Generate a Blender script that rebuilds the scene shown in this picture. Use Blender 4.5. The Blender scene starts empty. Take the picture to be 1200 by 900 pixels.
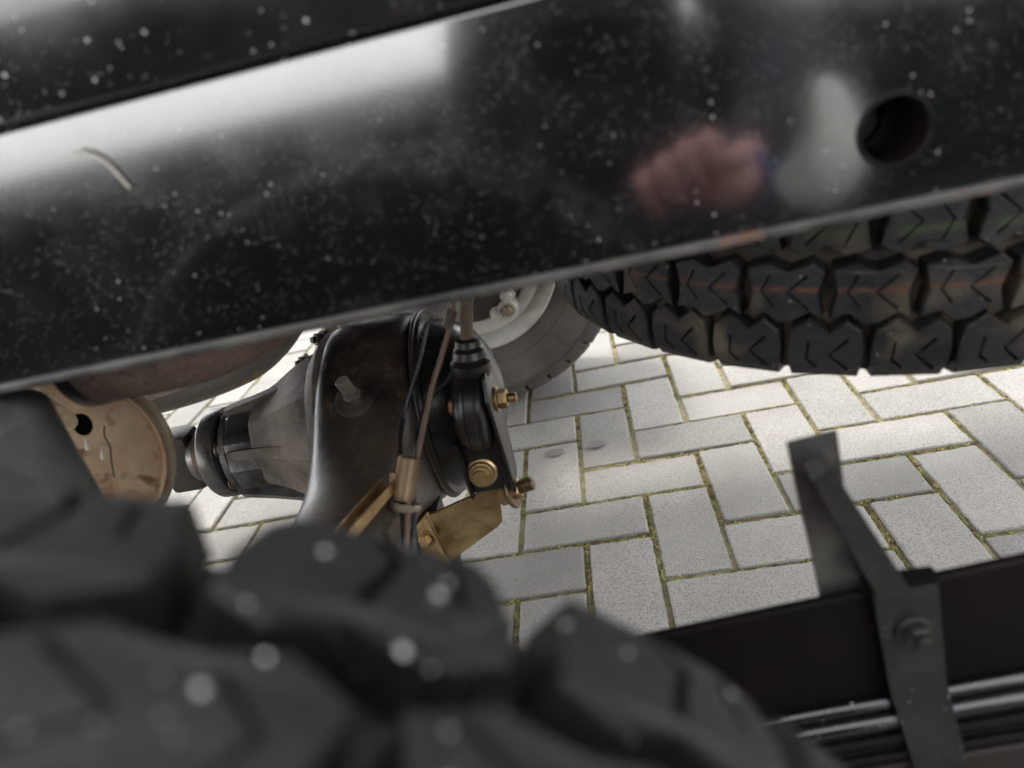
import bpy, bmesh, math, random
from mathutils import Vector, Matrix, Euler
from mathutils.geometry import tessellate_polygon
random.seed(7)
rad = math.radians
scene = bpy.context.scene
col = scene.collection

# ------------------------------------------------------------------ camera
cam_data = bpy.data.cameras.new('camera')
cam = bpy.data.objects.new('camera', cam_data); col.objects.link(cam)
RIGHT = Vector((0.97418657, 0.04628666, -0.2209481))
UP = Vector((0.1785498, 0.44090789, 0.87961367))
BACK = Vector((0.13813214, -0.89635806, 0.42126207))
cam.matrix_world = Matrix(((RIGHT.x, UP.x, BACK.x, 0.19694), (RIGHT.y, UP.y, BACK.y, -1.03193),
                           (RIGHT.z, UP.z, BACK.z, 0.73690), (0, 0, 0, 1)))
cam_data.sensor_width = 36.0
cam_data.lens = 25.08
cam_data.clip_start = 0.01
cam_data.clip_end = 400
cam_data.dof.use_dof = True
cam_data.dof.focus_distance = 0.98
cam_data.dof.aperture_fstop = 3.7
scene.camera = cam

# ------------------------------------------------------------------ light
world = bpy.data.worlds.new('World'); scene.world = world; world.use_nodes = True
wn = world.node_tree.nodes; wl = world.node_tree.links
sky = wn.new('ShaderNodeTexSky'); sky.sky_type = 'NISHITA'; sky.sun_disc = False
SUN_EL, SUN_AZ = 62.0, -25.0            # azimuth clockwise from +y
sky.sun_elevation = rad(SUN_EL); sky.sun_rotation = rad(SUN_AZ)
sky.air_density = 1.0; sky.dust_density = 0.5; sky.ozone_density = 1.0
hs = wn.new('ShaderNodeHueSaturation'); hs.inputs['Saturation'].default_value = 0.08      # milky overcast sky
wl.new(sky.outputs[0], hs.inputs['Color']); wl.new(hs.outputs[0], wn['Background'].inputs[0])
wn['Background'].inputs[1].default_value = 0.15
sl = bpy.data.lights.new('sun', 'SUN'); sl.energy = 0.6; sl.angle = rad(12); sl.color = (1.0, 0.95, 0.88)
sun = bpy.data.objects.new('sun', sl); col.objects.link(sun)
sd = Vector((math.sin(rad(SUN_AZ)) * math.cos(rad(SUN_EL)), math.cos(rad(SUN_AZ)) * math.cos(rad(SUN_EL)), math.sin(rad(SUN_EL))))
sun.rotation_euler = sd.to_track_quat('Z', 'Y').to_euler()
scene.view_settings.view_transform = 'Standard'
scene.view_settings.look = 'None'
scene.view_settings.exposure = 2.42
scene.view_settings.gamma = 1.0
scene.render.engine = 'CYCLES'
scene.cycles.max_bounces = 5
scene.cycles.adaptive_threshold = 0.02
scene.cycles.use_denoising = True

# ------------------------------------------------------------------ materials
MATS = {}
def mat(name, base, rough=0.5, metal=0.0, var=None, var_scale=8.0, var_amt=0.5, bump=0.0, bump_scale=200.0,
        specks=None, rust=None, rough_var=0.0, coat=0.0, spec=0.5, coat_ior=1.5, grain=None, use_obj=True, rand=0.0):
    """procedural material: base colour, a second colour mixed by noise (var), fine grain, dust specks, rust patches, relief"""
    if name in MATS: return MATS[name]
    m = bpy.data.materials.new(name); m.use_nodes = True
    nt = m.node_tree; N = nt.nodes; L = nt.links
    b = N['Principled BSDF']
    tc = N.new('ShaderNodeTexCoord'); co = tc.outputs['Object']
    if not use_obj:
        g = N.new('ShaderNodeNewGeometry'); co = g.outputs['Position']
    def noise(scale, detail=4, rgh=0.55, dist=0.0):
        n = N.new('ShaderNodeTexNoise'); n.inputs['Scale'].default_value = scale; n.inputs['Detail'].default_value = detail
        n.inputs['Roughness'].default_value = rgh; n.inputs['Distortion'].default_value = dist
        L.new(co, n.inputs['Vector']); return n
    def ramp(src, a, c):
        r = N.new('ShaderNodeMapRange'); r.clamp = True
        r.inputs[1].default_value = a; r.inputs[2].default_value = c
        L.new(src, r.inputs[0]); return r.outputs[0]
    def mix(fac, c1, c2):
        x = N.new('ShaderNodeMix'); x.data_type = 'RGBA'
        if isinstance(fac, float): x.inputs[0].default_value = fac
        else: L.new(fac, x.inputs[0])
        for i, c in ((6, c1), (7, c2)):
            if isinstance(c, tuple): x.inputs[i].default_value = (*c, 1)
            else: L.new(c, x.inputs[i])
        return x.outputs[2]
    def mixf(fac, a, c):
        x = N.new('ShaderNodeMix'); x.data_type = 'FLOAT'; L.new(fac, x.inputs[0])
        for i, v in ((2, a), (3, c)):
            if isinstance(v, (int, float)): x.inputs[i].default_value = v
            else: L.new(v, x.inputs[i])
        return x.outputs[0]
    c = base; r = rough; mt = metal
    if var:
        f = ramp(noise(var_scale, 6, 0.6, 0.3).outputs[0], 0.5 - 0.22 / max(var_amt, .01) * .5, 0.5 + 0.22 / max(var_amt, .01) * .5)
        c = mix(f, base, var)
    if grain:      # (colour, scale, low, high): small scattered grains
        gcol, gs, lo, hi = grain
        c = mix(ramp(noise(gs, 2, 0.5).outputs[0], lo, hi), c, gcol)
    if rough_var:
        r = mixf(ramp(noise(var_scale * 1.7, 5).outputs[0], .3, .7), rough, min(1.0, rough + rough_var))
    if rust:       # (colour, scale, threshold)
        rc, rs, th = rust
        rf = ramp(noise(rs, 8, 0.65, 0.4).outputs[0], th, th + 0.06)
        c = mix(rf, c, rc); r = mixf(rf, r, 0.9); mt = mixf(rf, mt, 0.0)
    if specks:     # list of (colour, scale, radius in cell units, share of cells)
        for sc_, ss, sr, sh in specks:
            v = N.new('ShaderNodeTexVoronoi'); v.inputs['Scale'].default_value = ss; v.inputs['Randomness'].default_value = 1.0
            L.new(co, v.inputs['Vector'])
            sp = N.new('ShaderNodeSeparateColor'); L.new(v.outputs['Color'], sp.inputs[0])
            siz = N.new('ShaderNodeMath'); siz.operation = 'MULTIPLY_ADD'; L.new(sp.outputs[1], siz.inputs[0]); siz.inputs[1].default_value = sr * .75; siz.inputs[2].default_value = sr * .3
            lt = N.new('ShaderNodeMath'); lt.operation = 'LESS_THAN'; L.new(v.outputs['Distance'], lt.inputs[0]); L.new(siz.outputs[0], lt.inputs[1])
            on = N.new('ShaderNodeMath'); on.operation = 'LESS_THAN'; L.new(sp.outputs[0], on.inputs[0])
            dn = ramp(noise(ss * .06, 2).outputs[0], .38, .62)
            mm = N.new('ShaderNodeMath'); mm.operation = 'MULTIPLY'; L.new(dn, mm.inputs[0]); mm.inputs[1].default_value = sh * 2; L.new(mm.outputs[0], on.inputs[1])
            ml = N.new('ShaderNodeMath'); ml.operation = 'MULTIPLY'; L.new(lt.outputs[0], ml.inputs[0]); L.new(on.outputs[0], ml.inputs[1])
            m3 = N.new('ShaderNodeMath'); m3.operation = 'MULTIPLY'; L.new(ml.outputs[0], m3.inputs[0]); L.new(ramp(sp.outputs[2], -.35, .9), m3.inputs[1])
            c = mix(m3.outputs[0], c, sc_); r = mixf(m3.outputs[0], r, 0.8); mt = mixf(m3.outputs[0], mt, 0.0)
    if rand:       # every piece a little lighter or darker than its neighbours
        oi = N.new('ShaderNodeObjectInfo'); mr = N.new('ShaderNodeMapRange'); L.new(oi.outputs['Random'], mr.inputs[0]); mr.inputs[3].default_value = 1 - rand; mr.inputs[4].default_value = 1 + rand
        hv = N.new('ShaderNodeHueSaturation'); L.new(mr.outputs[0], hv.inputs['Value']); L.new(c, hv.inputs['Color']); c = hv.outputs[0]
    for sock, v in (('Base Color', c), ('Roughness', r), ('Metallic', mt)):
        if isinstance(v, tuple): b.inputs[sock].default_value = (*v, 1)
        elif isinstance(v, (int, float)): b.inputs[sock].default_value = v
        else: L.new(v, b.inputs[sock])
    b.inputs['Specular IOR Level'].default_value = spec
    if coat: b.inputs['Coat Weight'].default_value = coat; b.inputs['Coat Roughness'].default_value = 0.08; b.inputs['Coat IOR'].default_value = coat_ior
    if bump:
        bn = N.new('ShaderNodeBump'); bn.inputs['Strength'].default_value = 1.0; bn.inputs['Distance'].default_value = bump
        L.new(noise(bump_scale, 5, 0.6).outputs[0], bn.inputs['Height']); L.new(bn.outputs[0], b.inputs['Normal'])
    MATS[name] = m
    return m

M_PAVER = mat('concrete_paver', (.295, .281, .258), .85, var=(.235, .223, .203), var_scale=4.5, var_amt=.8, bump=.0012, bump_scale=420,
              grain=((.15, .14, .128), 420, .50, .66), specks=[((.62, .60, .56), 260, .18, .16), ((.12, .11, .10), 230, .14, .08)], use_obj=False, rand=.22)
M_SAND = mat('joint_sand', (.27, .23, .14), .95, var=(.16, .15, .07), var_scale=60, var_amt=1.2, bump=.002, bump_scale=300, use_obj=False)
M_ASPHALT = mat('asphalt', (.036, .036, .037), .9, var=(.028, .028, .029), var_scale=3, bump=.003, bump_scale=150, use_obj=False, spec=.1)
M_KERB = mat('kerb_concrete', (.33, .32, .30), .85, var=(.25, .24, .22), var_scale=6, bump=.001, bump_scale=250)
M_RAIL = mat('black_gloss_paint', (.0030, .0032, .0038), .08, bump=.000020, bump_scale=700, rough_var=.09, var_scale=14, coat=1.0, spec=1.0, coat_ior=1.85,
             specks=[((.34, .34, .35), 225, .22, .09), ((.15, .15, .16), 760, .28, .16), ((.42, .42, .44), 85, .10, .05)],
             rust=((.12, .045, .02), 5.5, .725))
M_PANEL = mat('black_panel_paint', (.006, .0062, .007), .08, bump=.00002, bump_scale=480, rough_var=.10, var_scale=12, coat=.8, spec=.8,
              specks=[((.4, .4, .4), 190, .26, .10), ((.3, .3, .3), 480, .24, .14)])
M_LIP = mat('pale_lip_paint', (.018, .017, .016), .38, var=(.065, .06, .053), var_scale=26, var_amt=.9, bump=.0003, bump_scale=150,  # grey tone paints in light caught along the lip; rust patches are real
            rust=((.12, .05, .026), 11, .63))
M_TYRE = mat('tyre_rubber', (.0035, .0035, .0038), .5, spec=.42, use_obj=False, var=(.008, .0078, .0076), var_scale=22, bump=.0004, bump_scale=260, rough_var=.2,
             specks=[((.55, .55, .54), 140, .20, .42), ((.24, .23, .22), 300, .22, .25)])
M_TYRE_MUD = mat('muddy_tyre_rubber', (.009, .009, .010), .36, use_obj=False, var=(.020, .019, .017), var_scale=13, var_amt=.8, grain=((.075, .060, .042), 23, .52, .70), rand=.25, bump=.0012, bump_scale=190, rough_var=.3,
                 specks=[((.34, .31, .27), 240, .22, .10)])
def striped(src, name, lines):
    m = src.copy(); m.name = name; nt = m.node_tree; N = nt.nodes; L = nt.links; b = N['Principled BSDF']
    tc = N.new('ShaderNodeTexCoord'); sp = N.new('ShaderNodeSeparateXYZ'); L.new(tc.outputs['Object'], sp.inputs[0])
    nz = N.new('ShaderNodeTexNoise'); nz.inputs['Scale'].default_value = 60; L.new(tc.outputs['Object'], nz.inputs['Vector'])
    cur = b.inputs['Base Color'].links[0].from_socket
    for (z0, hw, c) in lines:          # a painted ring round the tread, worn by noise
        d = N.new('ShaderNodeMath'); d.operation = 'SUBTRACT'; L.new(sp.outputs[2], d.inputs[0]); d.inputs[1].default_value = z0
        ab = N.new('ShaderNodeMath'); ab.operation = 'ABSOLUTE'; L.new(d.outputs[0], ab.inputs[0])
        r = N.new('ShaderNodeMapRange'); L.new(ab.outputs[0], r.inputs[0]); r.inputs[1].default_value = hw; r.inputs[2].default_value = hw * .6; r.inputs[3].default_value = 0; r.inputs[4].default_value = 1
        r2 = N.new('ShaderNodeMapRange'); L.new(nz.outputs[0], r2.inputs[0]); r2.inputs[1].default_value = .36; r2.inputs[2].default_value = .6
        mm = N.new('ShaderNodeMath'); mm.operation = 'MULTIPLY'; L.new(r.outputs[0], mm.inputs[0]); L.new(r2.outputs[0], mm.inputs[1])
        x = N.new('ShaderNodeMix'); x.data_type = 'RGBA'; L.new(mm.outputs[0], x.inputs[0]); L.new(cur, x.inputs[6]); x.inputs[7].default_value = (*c, 1); cur = x.outputs[2]
    L.new(cur, b.inputs['Base Color']); return m
M_TYRE_SPARE = striped(M_TYRE_MUD, 'muddy_spare_rubber', [(-.024, .0024, (.085, .034, .02)), (.020, .004, (.035, .05, .018))])
M_CARCASS = mat('muddy_tyre_carcass', (.016, .013, .010), .75, var=(.10, .078, .05), var_scale=14, var_amt=.8, bump=.001, bump_scale=120)
M_SIDEWALL = mat('dusty_sidewall_rubber', (.135, .118, .10), .8, var=(.075, .067, .06), var_scale=11, var_amt=.7, bump=.0004, bump_scale=120)
M_RIM = mat('silver_rim_paint', (.66, .645, .60), .4, metal=.2, var=(.36, .34, .30), var_scale=10, rough_var=.2)
M_DARKSTEEL = mat('dark_steel', (.035, .032, .03), .5, metal=.3, var=(.075, .06, .045), var_scale=16, bump=.0005, bump_scale=160)
M_AXLE = mat('dusty_black_axle_paint', (.0045, .0045, .005), .24, grain=((.10, .07, .05), 70, .57, .72), var=(.095, .07, .052), var_scale=6.5, var_amt=.8, bump=.0004, bump_scale=200, rough_var=.25,
             specks=[((.18, .15, .12), 220, .2, .12)])
M_COVER = mat('black_cover_paint', (.007, .007, .008), .18, var=(.03, .027, .023), var_scale=9, var_amt=.5, bump=.0003, bump_scale=160, rough_var=.2)
M_CAST = mat('cast_iron_dusty', (.24, .195, .16), .6, metal=.15, var=(.06, .05, .043), var_scale=10, var_amt=.9, bump=.0012, bump_scale=170,
             rust=((.16, .085, .05), 8, .63))
M_NOSE = mat('grey_cast_nose', (.21, .20, .19), .34, metal=.6, var=(.03, .027, .024), var_scale=11, var_amt=.9, bump=.0008, bump_scale=150)
M_GOLD = mat('yellow_zinc', (.64, .47, .25), .30, metal=.9, var=(.30, .19, .085), var_scale=26, var_amt=.8, bump=.0004, bump_scale=220, rough_var=.2)
M_GOLD2 = mat('dull_zinc', (.24, .17, .095), .4, metal=.65, var=(.11, .072, .04), var_scale=30, bump=.0004, bump_scale=220)
M_COPPER = mat('copper_rust_bolt', (.36, .17, .075), .45, metal=.6, var=(.22, .10, .05), var_scale=40, bump=.0004, bump_scale=260)
M_RUBBER = mat('black_rubber_bush', (.004, .004, .004), .35, var=(.022, .016, .011), var_scale=20, bump=.0002, bump_scale=200)
M_ROD = mat('brown_rod', (.17, .115, .08), .5, metal=.35, var=(.085, .06, .045), var_scale=30, bump=.0003, bump_scale=250)
M_PIPE = mat('grey_exhaust_pipe', (.15, .14, .12), .6, metal=.3, var=(.085, .075, .06), var_scale=9, bump=.0008, bump_scale=140, rust=((.20, .14, .075), 7, .56))
M_BROWN = mat('brown_rough_coating', (.095, .058, .044), .8, var=(.15, .10, .08), var_scale=26, var_amt=.7, bump=.0016, bump_scale=190,
              grain=((.07, .045, .04), 160, .56, .66))
M_TAN = mat('tan_rusted_tin', (.36, .265, .17), .55, metal=.15, var=(.23, .125, .06), var_scale=11, var_amt=.8, bump=.0006, bump_scale=130,
            grain=((.12, .06, .03), 40, .60, .70), rust=((.15, .065, .03), 15, .555))
M_SEAM = mat('pale_tin_seam', (.48, .41, .31), .38, metal=.45, var=(.20, .14, .09), var_scale=18, bump=.0005, bump_scale=160)
M_DRIP = mat('white_paint_drip', (.50, .47, .42), .6, var=(.36, .31, .25), var_scale=120)
M_BLACKBEAM = mat('black_beam_paint', (.0025, .0025, .0028), .45, var=(.008, .005, .005), var_scale=10, bump=.0002, bump_scale=150,
                  specks=[((.4, .4, .4), 60, .06, .05)], spec=.10)
M_STRAP = mat('worn_steel_strap', (.055, .056, .058), .26, metal=.6, var=(.025, .025, .025), var_scale=18, bump=.0005, bump_scale=240,
              specks=[((.34, .33, .32), 330, .2, .2)])
M_BRACKET = mat('bracket_steel', (.035, .032, .03), .3, metal=.5, var=(.13, .125, .115), var_scale=13, var_amt=.9, bump=.0004, bump_scale=200,
                rust=((.10, .045, .025), 9, .62))
M_RUST = mat('rust_red_flange', (.022, .012, .010), .6, var=(.015, .009, .008), var_scale=25, bump=.0008, bump_scale=200)
M_BODY = mat('body_underseal', (.02, .02, .021), .7, var=(.035, .033, .03), var_scale=5, bump=.001, bump_scale=120)
M_BODYPAINT = mat('body_side_paint', (.03, .045, .035), .3, coat=.6, var=(.034, .05, .04), var_scale=3)
M_OIL = mat('oil_stain', (.13, .122, .112), .85, var=(.17, .16, .148), var_scale=60, use_obj=False)
M_FIBRE = mat('pale_fibre', (.38, .36, .31), .6, var=(.26, .24, .20), var_scale=60)

# moss: colour by position
M_MOSS = mat('joint_moss', (.15, .155, .035), .9, var=(.38, .34, .11), var_scale=75, var_amt=.8, bump=.001, bump_scale=500,
             grain=((.11, .075, .04), 46, .50, .60), specks=[((.55, .50, .33), 300, .3, .10)], use_obj=False)

# ------------------------------------------------------------------ mesh helpers
def frame(d):
    d = Vector(d).normalized()
    a = Vector((0, 0, 1)) if abs(d.z) < .9 else Vector((1, 0, 0))
    u = d.cross(a).normalized(); v = d.cross(u).normalized()
    return d, u, v
class MB:
    def __init__(s): s.v = []; s.f = []
    def add(s, vs, fs):
        o = len(s.v); s.v += [tuple(p) for p in vs]; s.f += [tuple(i + o for i in f) for f in fs]; return s
    def box(s, lo, hi, bev=0.0, rot=None, org=None):
        bm = bmesh.new(); bmesh.ops.create_cube(bm, size=1)
        for q in bm.verts:
            q.co = Vector([lo[i] + (hi[i] - lo[i]) * (q.co[i] + .5) for i in range(3)])
        if bev: bmesh.ops.bevel(bm, geom=bm.edges[:], offset=bev, segments=2, affect='EDGES', profile=.6)
        if rot is not None:
            O = Vector(org)
            for q in bm.verts: q.co = O + rot @ (q.co - O)
        return s.take(bm)
    def take(s, bm):
        bm.verts.index_update(); vs = [q.co.copy() for q in bm.verts]; fs = [[q.index for q in f.verts] for f in bm.faces]
        bm.free(); return s.add(vs, fs)
    def cyl(s, a, b, r, r2=None, n=24, bev=0.0, phase=0.0):
        a, b = Vector(a), Vector(b); r2 = r if r2 is None else r2
        L = (b - a).length
        prof = [(0, 0), (0, r), (L, r2), (L, 0)]
        if bev: prof = [(0, 0), (0, r - bev), (bev, r), (L - bev, r2), (L, r2 - bev), (L, 0)]
        return s.lathe(a, b - a, prof, n, phase)
    def lathe(s, o, d, prof, n=48, phase=0.0, t0=0.0, t1=2 * math.pi):
        """prof: (distance along d, radius)"""
        o = Vector(o); d, u, v = frame(d); vs = []; fs = []; rows = []
        for (t, r) in prof:
            if r <= 1e-7: rows.append([len(vs)]); vs.append(o + d * t)
            else:
                rows.append(list(range(len(vs), len(vs) + n)))
                for k in range(n):
                    a = phase + 2 * math.pi * k / n
                    vs.append(o + d * t + (u * math.cos(a) + v * math.sin(a)) * r)
        for A, B in zip(rows, rows[1:]):
            if len(A) == 1 and len(B) == 1: continue
            for k in range(n):
                k2 = (k + 1) % n
                if len(A) == 1: fs.append((A[0], B[k2], B[k]))
                elif len(B) == 1: fs.append((A[k], A[k2], B[0]))
                else: fs.append((A[k], A[k2], B[k2], B[k]))
        return s.add(vs, fs)
    def tube(s, pts, r, n=12, smooth=6):
        P = [Vector(p) for p in pts]
        if smooth and len(P) > 2:
            Q = []
            E = [P[0] * 2 - P[1]] + P + [P[-1] * 2 - P[-2]]
            for i in range(1, len(E) - 2):
                for k in range(smooth):
                    t = k / smooth
                    p0, p1, p2, p3 = E[i - 1], E[i], E[i + 1], E[i + 2]
                    Q.append(.5 * ((2 * p1) + (p2 - p0) * t + (2 * p0 - 5 * p1 + 4 * p2 - p3) * t * t + (3 * p1 - p0 - 3 * p2 + p3) * t ** 3))
            Q.append(P[-1]); P = Q
        rr = r if callable(r) else (lambda t: r)
        vs = []; fs = []; m = len(P); d0 = None; u = None
        for i, p in enumerate(P):
            d = (P[min(i + 1, m - 1)] - P[max(i - 1, 0)]).normalized()
            if u is None: _, u, v = frame(d)
            else:
                u = (u - d * u.dot(d)).normalized(); v = d.cross(u)
            for k in range(n):
                a = 2 * math.pi * k / n; q = rr(i / (m - 1))
                vs.append(p + (u * math.cos(a) + v * math.sin(a)) * q)
        for i in range(m - 1):
            for k in range(n):
                k2 = (k + 1) % n; fs.append((i * n + k, i * n + k2, (i + 1) * n + k2, (i + 1) * n + k))
        fs.append(tuple(range(n))[::-1]); fs.append(tuple((m - 1) * n + k for k in range(n)))
        return s.add(vs, fs)
    def prism(s, poly, axis, lo, hi, bev=0.0):
        """poly: 2-D outline in the two other axes; extruded along axis from lo to hi"""
        bm = bmesh.new(); vs = []
        def P(p, t):
            return {'x': (t, p[0], p[1]), 'y': (p[0], t, p[1]), 'z': (p[0], p[1], t)}[axis]
        A = [bm.verts.new(P(p, lo)) for p in poly]; B = [bm.verts.new(P(p, hi)) for p in poly]
        n = len(poly); bm.faces.new(A); bm.faces.new(B[::-1])
        for i in range(n): bm.faces.new((A[i], B[i], B[(i + 1) % n], A[(i + 1) % n]))
        bmesh.ops.recalc_face_normals(bm, faces=bm.faces[:])
        if bev: bmesh.ops.bevel(bm, geom=bm.edges[:], offset=bev, segments=2, affect='EDGES', profile=.6)
        return s.take(bm)
    def hexbolt(s, a, d, r, h, shank=0.0, sr=None):
        """hexagon head with washer starting at a and pointing along d, threaded end after it"""
        a = Vector(a); d = Vector(d).normalized()
        s.cyl(a, a + d * h * .25, r * 1.45, n=24, bev=h * .05)
        s.cyl(a + d * h * .25, a + d * h * 1.2, r * 1.12, n=6, bev=h * .12)
        if shank: s.cyl(a + d * h * 1.2, a + d * (h * 1.2 + shank), sr or r * .55, n=16, bev=shank * .12)
        return s
    def build(s, name, m, parent=None, smooth=None, bevel=None):
        me = bpy.data.meshes.new(name); me.from_pydata(s.v, [], s.f); me.validate()
        bm = bmesh.new(); bm.from_mesh(me); bmesh.ops.recalc_face_normals(bm, faces=bm.faces[:]); bm.to_mesh(me); bm.free()
        return link(name, me, m, parent, smooth)
def link(name, me, m, parent=None, smooth=None):
    if m is not None and not me.materials: me.materials.append(m)
    if smooth:
        me.polygons.foreach_set('use_smooth', [True] * len(me.polygons))
        me.set_sharp_from_angle(angle=rad(smooth))
    o = bpy.data.objects.new(name, me); col.objects.link(o)
    if parent is not None: o.parent = parent
    return o
def empty(name, loc, rot=None):
    o = bpy.data.objects.new(name, None); col.objects.link(o); o.location = loc; o.empty_display_size = .05
    if rot: o.rotation_euler = rot
    return o
def tag(o, label=None, cat=None, group=None, kind=None):
    if label: o['label'] = label
    if cat: o['category'] = cat
    if group: o['group'] = group
    if kind: o['kind'] = kind
    return o
def P0(parent):        # geometry below is written in world coordinates: shift it into the parent's frame
    return Vector(parent.location)
class W(MB):
    """builder in world coordinates for the parts of an unrotated thing"""
    def build(s, name, m, parent=None, smooth=30, own=None):
        off = Vector(parent.location) if parent is not None else Vector((0, 0, 0))
        pp = parent
        while pp is not None and pp.parent is not None:
            pp = pp.parent; off += Vector(pp.location)
        s.v = [tuple(Vector(p) - off) for p in s.v]
        return MB.build(s, name, m, parent, smooth)

# ------------------------------------------------------------------ ground, paving, road
SM = 0.108                       # paver module
g = MB(); g.add([(-60, -60, -.145), (60, -60, -.145), (60, 60, -.145), (-60, 60, -.145)], [(0, 1, 2, 3)])
road = g.build('road', M_ASPHALT); tag(road, kind='structure')
PY0 = -1.296                     # kerb line: paving stops here, dark road behind added for the rail's reflection
g = MB().box((-9, PY0, -.14), (9, 9, -.0050))
pavement = g.build('pavement', M_SAND); tag(pavement, kind='structure')
k = MB()
for i in range(18): k.box((-9 + i * 1.0 + .004, PY0 - .12, -.16), (-9 + (i + 1) * 1.0 - .004, PY0 - .004, .002), .012)
kerb = k.build('kerb', M_KERB, None, 30); tag(kerb, kind='structure')

def paver_mesh(w, h):
    b = MB().box((-w / 2, -h / 2, -.05), (w / 2, h / 2, 0))
    bm = bmesh.new(); vs = [bm.verts.new(p) for p in b.v]; [bm.faces.new([vs[i] for i in f]) for f in b.f]
    bmesh.ops.bevel(bm, geom=[e for e in bm.edges if all(v.co.z > -.01 for v in e.verts)], offset=.0028, segments=2, affect='EDGES', profile=.5)
    bmesh.ops.recalc_face_normals(bm, faces=bm.faces[:])
    me = bpy.data.meshes.new('paver'); bm.to_mesh(me); bm.free(); me.materials.append(M_PAVER)
    return me
GAP = .0088
def worn_paver(w, h, seed):
    r_ = random.Random(seed); ring = []
    def side(a, b, n):
        for i in range(n): ring.append((a[0] + (b[0] - a[0]) * i / n, a[1] + (b[1] - a[1]) * i / n))
    cs = [(-w / 2, -h / 2), (w / 2, -h / 2), (w / 2, h / 2), (-w / 2, h / 2)]; c_ = .0022
    pts = []
    for i in range(4):
        p, q = Vector(cs[i]), Vector(cs[(i + 1) % 4]); d = (q - p).normalized(); side(p + d * c_, q - d * c_, 22 if i % 2 == 0 else 11); ring.append(tuple(q - d * c_))
    n = len(ring); lev = []; j = [r_.gauss(0, .00035) + (-.0012 if r_.random() < .03 else 0) for _ in range(n)]
    for (z, ins) in ((-.05, 0), (-.0032, 0), (-.0010, .0011), (0, .0030)):
        lay = []
        for i, (x, y) in enumerate(ring):
            k_ = max(abs(x) / (w / 2), abs(y) / (h / 2)); nx, ny = (x / (w / 2)) ** 9, (y / (h / 2)) ** 9
            q = ins - j[i] * (1.4 if z > -.002 else .7); lay.append((x - math.copysign(min(1, abs(nx)), x) * q, y - math.copysign(min(1, abs(ny)), y) * q, z))
        lev.append(lay)
    mb = MB()
    vs = [p for l in lev for p in l]; fs = []
    for q in range(3):
        for i in range(n): fs.append((q * n + i, q * n + (i + 1) % n, (q + 1) * n + (i + 1) % n, (q + 1) * n + i))
    fs.append(tuple(3 * n + i for i in range(n)))
    me = bpy.data.meshes.new('paver'); me.from_pydata(vs, [], fs); me.materials.append(M_PAVER); return me
pm_h = [worn_paver(2 * SM - GAP + d, SM - GAP + d * .5, i) for i, d in enumerate((0, .0014, -.0012, .0006, -.0006, .0010, -.0016, 0))]
pm_far = paver_mesh(2 * SM - GAP, SM - GAP)
C0 = Vector((.19694, -1.03193, .7369))
def px(p):
    q = Vector(p) - C0; d = -q.dot(BACK)
    return (q.dot(RIGHT) / d * 836, q.dot(UP) / d * 836, d) if d > .05 else (9e9, 9e9, 0)
cells = []
for u in range(-80, 81):
    for v in range(-80, 13):
        s4 = (u + v) % 4
        if s4 == 0: c = ((u + 1) * SM, -(v + .5) * SM, 0)
        elif s4 == 2: c = ((u + .5) * SM, -(v + 1) * SM, 1)
        else: continue
        if c[1] < PY0 + (.05 if c[2] == 0 else .1) or c[1] > 8.8 or abs(c[0]) > 8.8: continue
        x, y, d = px((c[0], c[1], 0))
        inview = d > 0 and abs(x) < 720 and abs(y) < 560
        cells.append((0 if inview else 1, d if inview else (Vector((c[0] - .2, c[1] - .1, 0))).length, c))
cells.sort(key=lambda t: t[:2])
far = MB(); rng = random.Random(3)
for i, (_, _, (cx, cy, vert)) in enumerate(cells):
    rot = Euler((rng.gauss(0, .006), rng.gauss(0, .006), (math.pi / 2 if vert else 0) + rng.gauss(0, .007) + (math.pi if rng.random() < .5 else 0)))
    loc = Vector((cx + rng.gauss(0, .0008), cy + rng.gauss(0, .0008), rng.gauss(0, .0012)))
    if i < 290:
        o = bpy.data.objects.new('paver', rng.choice(pm_h)); col.objects.link(o); o.parent = pavement
        o.location = loc; o.rotation_euler = rot
    else:
        me = pm_far; mw = Matrix.Translation(loc) @ rot.to_matrix().to_4x4()
        far.add([mw @ q.co for q in me.vertices], [tuple(p.vertices) for p in me.polygons])
fo = far.build('paver_field', M_PAVER, pavement); fo['kind'] = 'stuff'

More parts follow.
